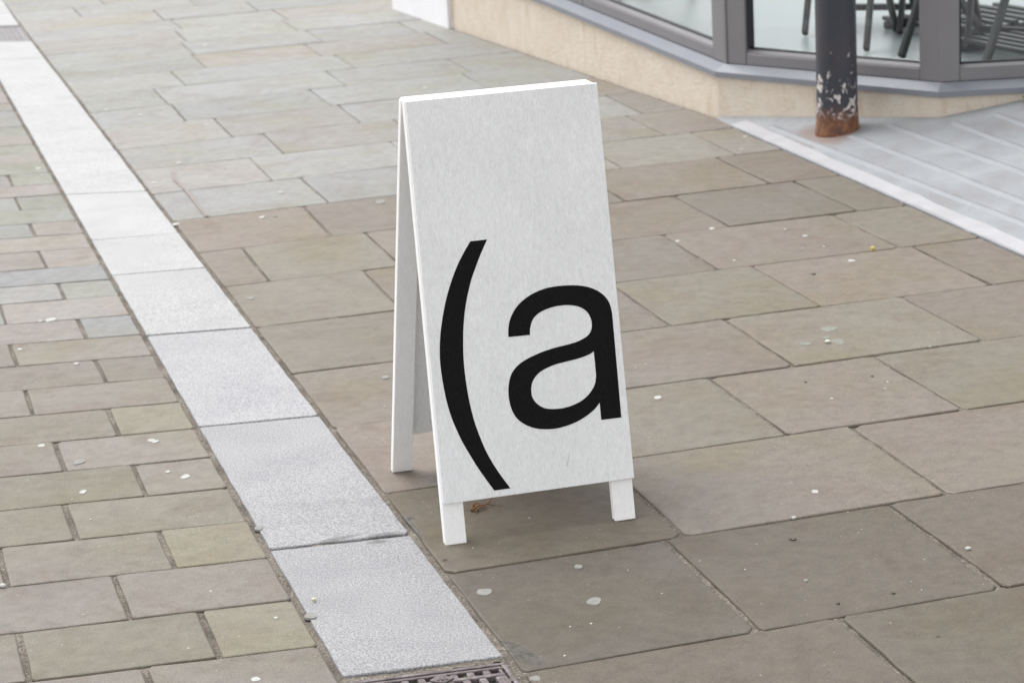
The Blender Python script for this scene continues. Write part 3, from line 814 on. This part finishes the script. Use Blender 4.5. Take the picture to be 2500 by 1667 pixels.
a1 = lens(*Cc, [(88, 1120), (85, 1010), (93, 900), (115, 800), (152, 700), (210, 592), (290, 490), (400, 390), (530, 302), (680, 230), (850, 175), (1050, 142), (1300, 128), (1500, 140), (1680, 182), (1830, 255), (1950, 358), (2030, 490), (2068, 640), (2085, 790)]) + lens(*Dd, [(2140, 0), (2195, 620), (2250, 1243)])
a2 = lens(*Dd, [(1866, 1292), (1835, 962)])
a3 = lens(*Dd, [(1835, 962), (1750, 1072), (1640, 1172), (1500, 1270), (1350, 1348), (1180, 1412), (1000, 1455), (820, 1470), (640, 1458), (480, 1413), (340, 1338), (230, 1235), (150, 1090), (105, 920), (88, 750), (97, 600), (130, 455), (190, 340), (290, 230), (420, 140), (560, 67), (700, 5)]) + \
     lens(*Cc, [(850, 1362), (1000, 1316), (1200, 1267), (1380, 1215), (1520, 1150), (1620, 1075), (1672, 985), (1685, 890), (1672, 790), (1640, 705), (1580, 625), (1500, 567), (1400, 528), (1270, 510), (1130, 512), (980, 535), (830, 580), (700, 642), (600, 722), (540, 815), (510, 920), (500, 1000), (500, 1078)])
ai = lens(*Dd, [(1722, -21), (1655, 27), (1550, 75), (1400, 125), (1200, 175), (1000, 228), (870, 278), (740, 345), (640, 425), (570, 520), (535, 620), (525, 720), (540, 840), (590, 930), (670, 1008), (770, 1060), (880, 1080), (1000, 1080), (1150, 1062), (1320, 1010), (1480, 930), (1600, 830), (1690, 715), (1745, 600), (1763, 480), (1763, 410), (1745, 200)])
ux, vx = Vector((math.cos(BA), math.sin(BA), 0)), Vector((-math.sin(BA), math.cos(BA), 0))
face_n = vx * math.cos(LEAN) - Vector((0, 0, 1)) * math.sin(LEAN)
def on_board(px, py):
    d = ray(px, py); c = EYE - Vector((O3.x, O3.y, 0))
    P = c + d * ((-0.0078 - c.dot(face_n)) / d.dot(face_n))
    return Vector((P.dot(ux), P.z / math.cos(LEAN)))          # in-plane coordinates
def smooth2(pts, k=5): return catmull([Vector(p) for p in pts], False, k)
def letter(name, loops):
    cu = bpy.data.curves.new(name, 'CURVE'); cu.dimensions = '2D'; cu.fill_mode = 'BOTH'
    for lp in loops:
        q = [on_board(p[0], p[1]) for p in lp]
        clean = [q[0]]
        for p in q[1:]:
            if (p - clean[-1]).length > 2e-5: clean.append(p)
        sp_ = cu.splines.new('POLY'); sp_.points.add(len(clean) - 1); sp_.use_cyclic_u = True
        for pt, p in zip(sp_.points, clean): pt.co = (p.x, p.y, 0, 1)
    tmp = bpy.data.objects.new('tmp', cu); scene.collection.objects.link(tmp)
    dg = bpy.context.evaluated_depsgraph_get(); dg.update()
    src = bpy.data.meshes.new_from_object(tmp.evaluated_get(dg))
    vs_ = []
    for v in src.vertices:
        z = v.co.y * math.cos(LEAN)
        vv_ = z * TL - 0.0079 / math.cos(LEAN)
        vs_.append((v.co.x, vv_, z))
    fs = [tuple(p.vertices) for p in src.polygons]
    bpy.data.objects.remove(tmp); bpy.data.curves.remove(cu)
    return mesh_obj(name, vs_, fs, INK, board)
letter('painted_bracket', [smooth2(paren_out) + smooth2(paren_in)])
letter('painted_letter', [smooth2(a1) + [Vector(p) for p in a2] + smooth2(a3), smooth2(ai)[:-1] + [Vector(ai[-1])]])

# ------------------------------------------------------------------ gully gratings in the channel
GALV = mat_plain('pale_worn_iron', (0.26, 0.25, 0.265), 0.55, 0.5, 0, 0.2, 30)
def grating(cut0, depth, name, label, near, IRON=IRON):
    """cast iron grating filling the channel from the cut line towards -NJ*-1"""
    a, b = cut0
    ux_ = (b - a).normalized(); W = (b - a).length
    vy = Vector((ux_.y, -ux_.x)) if near else Vector((-ux_.y, ux_.x))
    shear = NJ if near else -NJ
    t = empty(name, ((a.x + b.x) / 2, (a.y + b.y) / 2, 0)); tag(t, label, 'drain')
    def P(s, d_): q = a + (b - a) * s + shear * d_; return q
    def box(bm, s0, s1, d0, d1, z0, z1):
        q = [P(s0, d0), P(s1, d0), P(s1, d1), P(s0, d1)]
        area = sum(q[i].x * q[(i + 1) % 4].y - q[(i + 1) % 4].x * q[i].y for i in range(4))
        if area < 0: q = q[::-1]
        prism(bm, q, z0, z1)
    def part(nm, bm, mat, bv=0.0):
        if bv: bevel(bm, bv, 2)
        bmesh.ops.recalc_face_normals(bm, faces=bm.faces)
        o = bm_obj(nm, bm, mat); o.parent = t; o.matrix_parent_inverse = Matrix.Translation(-t.location); return o
    z = -0.004
    # outer frame
    for s0, s1, d0, d1 in ((0.03, 0.97, 0.016, 0.026), (0.03, 0.97, depth - 0.026, depth - 0.016), (0.03, 0.055, 0.0265, depth - 0.0265), (0.945, 0.97, 0.0265, depth - 0.0265)):
        bm = bmesh.new(); box(bm, s0, s1, d0, d1, -0.06, z + 0.001); part('frame_bar', bm, IRON, 0.002)
    # plate with two alternating rows of slots: bars and cross ribs
    s_a, s_b = 0.065, 0.935; d = 0.030; row = 0
    bm = bmesh.new(); box(bm, s_a, s_b, d, d + 0.008, -0.05, z); part('grate_bar', bm, IRON, 0.002); d += 0.008
    while d < depth - 0.07:
        h = 0.020 if row % 2 == 0 else 0.042
        n = 9 if row % 2 == 0 else 8
        edge = 0.0 if row % 2 == 0 else 0.045
        pitch = (s_b - s_a - 2 * edge) / n
        x0 = s_a + edge
        if edge:
            for e0, e1 in ((s_a, s_a + edge), (s_b - edge, s_b)):
                bm = bmesh.new(); box(bm, e0, e1, d + 0.0003, d + h - 0.0003, -0.05, z); part('rib', bm, IRON, 0.003)
        for i in range(n + 1):
            c = x0 + pitch * i; hw = pitch * 0.24
            l_, r_ = max(s_a, c - hw), min(s_b, c + hw)
            if r_ - l_ < 0.004: continue
            bm = bmesh.new(); box(bm, l_, r_, d + 0.0003, d + h - 0.0003, -0.05, z - rng.uniform(0, 0.0012)); part('rib', bm, IRON, 0.0035)
        d += h
        bm = bmesh.new(); box(bm, s_a, s_b, d, d + 0.012, -0.05, z); part('grate_bar', bm, IRON, 0.003); d += 0.012
        row += 1
    bm = bmesh.new(); box(bm, 0.02, 0.98, 0.01, depth - 0.01, -0.075, -0.0145); part('gully_pit', bm, PIT)
    if near:
        # raised pad with slanting bars, right of the middle of the first rows
        pc, pd = 0.56, 0.062
        bm = bmesh.new()
        q = [P(pc - 0.075, pd), P(pc, pd - 0.020), P(pc + 0.075, pd), P(pc, pd + 0.020)]
        prism(bm, q[::-1], z + 0.0003, z + 0.004); part('raised_pad', bm, IRON, 0.002)
        for k in (-1, 0, 1):
            bm = bmesh.new(); box(bm, pc + k * 0.026 - 0.008, pc + k * 0.026 + 0.006, pd - 0.009, pd + 0.009, z + 0.004, z + 0.0058); part('pad_bar', bm, IRON, 0.0006)
        for sx, dd in ((0.42, 0.047), (0.62, 0.046), (0.70, 0.047)):
            c = P(sx, dd); bm = bmesh.new()
            bmesh.ops.create_icosphere(bm, subdivisions=2, radius=0.009, matrix=Matrix.Translation((c.x, c.y, -0.018)))
            for v in bm.verts: v.co += Vector((rng.uniform(-1, 1), rng.uniform(-1, 1), rng.uniform(-1, 1))) * 0.002
            part('moss_tuft', bm, MOSS)
    return t
grating(cuts[0], 0.46, 'drain_grating', 'worn cast iron drain grating set in the granite band at the bottom edge', True)
fa, fb = cuts[12]
grating((fa, fb), (cuts[13][0] - fa).length, 'drain_grating', 'distant drain grating in the granite band at the top left', False, GALV)
# one more block beyond the near grating
end = (cuts[0][0] + NJ * 0.46, cuts[0][1] + NJ * 0.46)
slab('granite_block', [end[0] + NJ * 0.6, end[1] + NJ * 0.6, end[1], end[0]], [0.003, 0.006, 0.003, 0.007], (0.33, 0.33, 0.355), GRANITE, band, 0.001, 0.09, 0.0008, 0.004, 0.0022)

# ------------------------------------------------------------------ small marks and litter
def blob(name, px, py, rx, ry, mat, parent, h=0.0004, zoff=0.0010, n=14, jitter=0.38, surf=None):
    """a low flattened blob lying on the paving; rx, ry are photo pixels"""
    c = surf(px, py) if surf else ground(px, py)
    e = surf(px + rx, py) if surf else ground(px + rx, py); rw = (e - c).length
    s = ground(px, py - ry) if not surf else surf(px, py - ry); rl = max((s - c).length, rw * 0.6); rl = min(rl, rw * 1.4)
    vs_, fs = [(0, 0, h)], []
    rad = [1 + rng.uniform(-jitter, jitter) for _ in range(n)]
    rad = [(rad[i - 1] + 2 * rad[i] + rad[(i + 1) % n]) / 4 for i in range(n)]
    for f, z in ((0.93, h), (1.0, -0.003)):
        for i in range(n):
            a = 2 * math.pi * i / n
            vs_.append((rw * f * rad[i] * math.cos(a), rl * f * rad[i] * math.sin(a), z))
    for i in range(n):
        j = (i + 1) % n
        fs.append((0, 1 + i, 1 + j)); fs.append((1 + i, 1 + n + i, 1 + n + j, 1 + j))
    o = mesh_obj(name, vs_, fs, mat, parent, (c.x, c.y, c.z + zoff), False)
    return o
r5 = lambda x, y: (1500 + x / 2.351, 500 + y / 2.351)
r8 = lambda x, y: (1500 + x / 2.351, 1000 + y / 2.351)
r7 = lambda x, y: (750 + x / 2.351, 1000 + y / 2.351)
r6 = lambda x, y: (x / 2.351, 1000 + y / 2.351)
r4 = lambda x, y: (x / 2.351, 500 + y / 2.351)
r1 = lambda x, y: (x / 2.351, y / 2.351)
r2 = lambda x, y: (900 + x / 2.94, y / 2.94)
r3 = lambda x, y: (1700 + x / 2.94, y / 2.94)
gum_right = [(r5(362, 210), 7), (r5(558, 137), 8), (r5(980, 141), 4), (r5(1093, 180), 8), (r5(688, 320), 4.5), (r5(1365, 322), 10), (r5(252, 1107), 11), (r5(1247, 1112), 5),
             (r5(1568, 1018), 4), (r5(1555, 1055), 3), (r5(180, 915), 2.2), (r5(122, 935), 2.2), (r5(205, 1335), 2.4), (r5(1860, 735), 2.5), (r5(1810, 812), 5), (r5(1203, 240), 4), (r5(1080, 252), 2.5),
             (r8(1152, 470), 10), (r8(77, 922), 2.3), (r8(750, 918), 3), (r8(1763, 1035), 2.5), (r8(1030, 618), 7), (r7(1275, 622), 3), (r7(950, 795), 2.5), (r7(1510, 1245), 3), (r7(1630, 1228), 3.5),
             (r7(1478, 1412), 4), (r4(1505, 73), 9), (r4(1010, 112), 9), (r4(2210, 1160), 2.5), (r1(1175, 262), 8), (r1(740, 372), 4), (r1(408, 482), 5), (r1(608, 632), 6), (r1(548, 648), 4), (r1(805, 660), 7),
             (r1(1185, 716), 5), (r1(1025, 935), 7), (r1(885, 1050), 7), (r1(1610, 1105), 8), (r1(1120, 45), 6), (r2(405, 630), 6), (r2(1440, 510), 6), (r3(350, 982), 6), (r3(323, 1070), 5)]
for (p, r_) in gum_right: blob('gum_spot', p[0], p[1], r_ * 0.85, r_ * 0.42, GUM, pave)
for (p, r_) in [(r7(1015, 1045), 18), (r7(1650, 1100), 18), (r7(1310, 1545), 14), (r7(1555, 900), 10), (r8(1100, 980), 6), (r1(2180, 1160), 14), (r4(1435, 537), 11), (r4(1580, 65), 5), (r4(2210, 990), 9)]:
    blob('gum_spot', p[0], p[1], r_, r_ * 0.5, GUMD, pave)
for (p, r_) in [(r6(870, 178), 9), (r6(893, 184), 8), (r6(240, 207), 8.5), (r6(965, 357), 6), (r6(1065, 386), 11.5), (r6(475, 473), 9), (r6(1470, 1548), 12), (r6(1210, 1042), 3), (r6(1585, 1193), 5), (r6(520, 630), 3),
                (r4(290, 660), 12), (r4(232, 668), 5), (r4(115, 830), 6.5), (r4(437, 912), 6), (r1(217, 968), 6), (r1(100, 857), 3)]:
    blob('gum_spot', p[0], p[1], r_, r_ * 0.5, GUM, street)
blob('gum_spot', *r6(455, 300), 14, 6, GUMD, street)
for p, r_ in ((r7(20, 1190), 14), (r6(1485, 685), 12)): blob('gum_spot', p[0], p[1], r_, r_ * 0.5, GUMD, band, 0.0012, 0.002)
for p, r_ in ((r8(1025, 743), 9), (r5(1480, 986), 3), (r5(1097, 1018), 3), (r7(790, 865), 7), (r5(1140, 398), 6), (r8(1285, 1112), 4), (r8(1600, 1052), 5), (r8(1855, 1303), 6)):
    blob('dirt_speck', p[0], p[1], r_, r_ * 0.35, CHIP, pave, 0.001)
# lichen
for (p, rx, ry) in ((r5(1240, 715), 20, 7), (r5(1290, 790), 16, 7), (r5(1100, 800), 12, 5), (r5(1215, 765), 10, 5)):
    blob('lichen_patch', p[0], p[1], rx, ry, mat_plain('lichen', (0.21, 0.215, 0.185), 0.8, 0.3, 0, 0.2, 90), pave, 0.0004, 0.0012, 16, 0.5)
# faded orange paint line
pl = [g2(*r1(x, y)) for x, y in ((990, 985), (1005, 1035), (1070, 1095), (1110, 1145), (1150, 1200), (1190, 1245))]
vs_, fs = [], []
for i, p in enumerate(pl):
    d = (pl[min(i + 1, 5)] - pl[max(i - 1, 0)]).normalized(); n = Vector((-d.y, d.x)) * 0.007
    vs_ += [(p.x - n.x, p.y - n.y, 0.0028), (p.x + n.x, p.y + n.y, 0.0028)]
for i in range(5): fs.append((2 * i, 2 * i + 1, 2 * i + 3, 2 * i + 2))
mesh_obj('paint_streak', vs_, fs, SALMON, pave)

yl = blob('yellow_pellet', *r5(1482, 257), 6, 4, mat_plain('yellow_plastic', (0.48, 0.38, 0.10), 0.5), None, 0.006, 0.002)
tag(yl, 'tiny yellow pellet on a slab joint in front of the ramp', 'litter')
scrap = blob('paper_scrap', *r7(40, 1100), 6, 3, mat_plain('yellow_paper', (0.45, 0.43, 0.33), 0.8), None, 0.004, 0.003, 8, 0.5)
tag(scrap, 'small pale yellow scrap lying on the granite band', 'litter')
def pebble(px, py, r_, label, col):
    c = ground(px, py); bm = bmesh.new()
    bmesh.ops.create_icosphere(bm, subdivisions=2, radius=r_)
    for v in bm.verts: v.co = Vector((v.co.x * 1.2, v.co.y, v.co.z * 0.75)) + Vector((rng.uniform(-1, 1), rng.uniform(-1, 1), rng.uniform(-1, 1))) * r_ * 0.12
    o = bm_obj('pebble', bm, mat_plain('pebble_stone', col, 0.7), None, True); o.location = (c.x, c.y, r_ * 0.72)
    return tag(o, label, 'pebble', 'pebbles on the paving')
pebble(*r8(2030, 806), 0.0055, 'small grey pebble on the pavement near the right edge', (0.42, 0.42, 0.40))
pebble(*r6(18, 1020), 0.006, 'small pale pebble in a joint at the far left edge', (0.5, 0.5, 0.48))
pebble(*r5(1225, 795), 0.007, 'tiny mossy white pebble on the lichen stain right of the sign', (0.55, 0.56, 0.48))

# dry twig under the board
tw = empty('dry_twig', ground(1200, 1238)); tw.location.z = 0
tag(tw, 'small brown dry twig lying on the slab under the sign', 'twig')
c0 = ground(1200, 1238)
def z3(px, py, z): q = ground(950 + px / 3.618, 950 + py / 3.618); return (q.x - c0.x, q.y - c0.y, z)
for nm, pp, ra in (('stem', [(735, 1085, .004), (790, 1062, .009), (840, 1050, .007), (885, 1035, .010), (905, 1005, .012), (915, 985, .006)], 0.0024),
                   ('stem', [(760, 1095, .004), (800, 1075, .008), (830, 1065, .006), (870, 1050, .004)], 0.0026),
                   ('stem', [(725, 1070, .005), (770, 1050, .012), (815, 1058, .008), (850, 1070, .004)], 0.0022),
                   ('stem', [(870, 1040, .006), (920, 1035, .004), (970, 1040, .003), (1005, 1036, .003)], 0.0013),
                   ('leaf_curl', [(730, 1082, .003), (750, 1062, .013), (775, 1072, .005), (790, 1085, .003)], 0.0034)):
    bm = bmesh.new(); tube(bm, catmull([Vector(z3(*q)) for q in pp], False, 4), ra, 6, ra * 0.45)
    bmesh.ops.recalc_face_normals(bm, faces=bm.faces)
    bm_obj(nm, bm, TWIG, tw, True)
# weed at the foot of the right window wall
wb = Vector((1.925, 8.60)); wz = ramp_z(*wb)
wd = empty('weed', (wb.x, wb.y, wz)); tag(wd, 'small green weed at the foot of the wall, right edge', 'plant')
for i in range(9):
    a = rng.uniform(0, 2 * math.pi); L = rng.uniform(0.02, 0.04); d = Vector((math.cos(a), math.sin(a), 0)); n = Vector((-d.y, d.x, 0)) * 0.006
    b0 = d * 0.004; m_ = d * L * 0.6 + Vector((0, 0, L * 0.7)); e = d * L + Vector((0, 0, L * 0.5))
    mesh_obj('leaf', [b0, m_ - n, e, m_ + n, m_ + Vector((0, 0, 0.003))], [(0, 1, 4), (1, 2, 4), (2, 3, 4), (3, 0, 4)], LEAFG, wd)
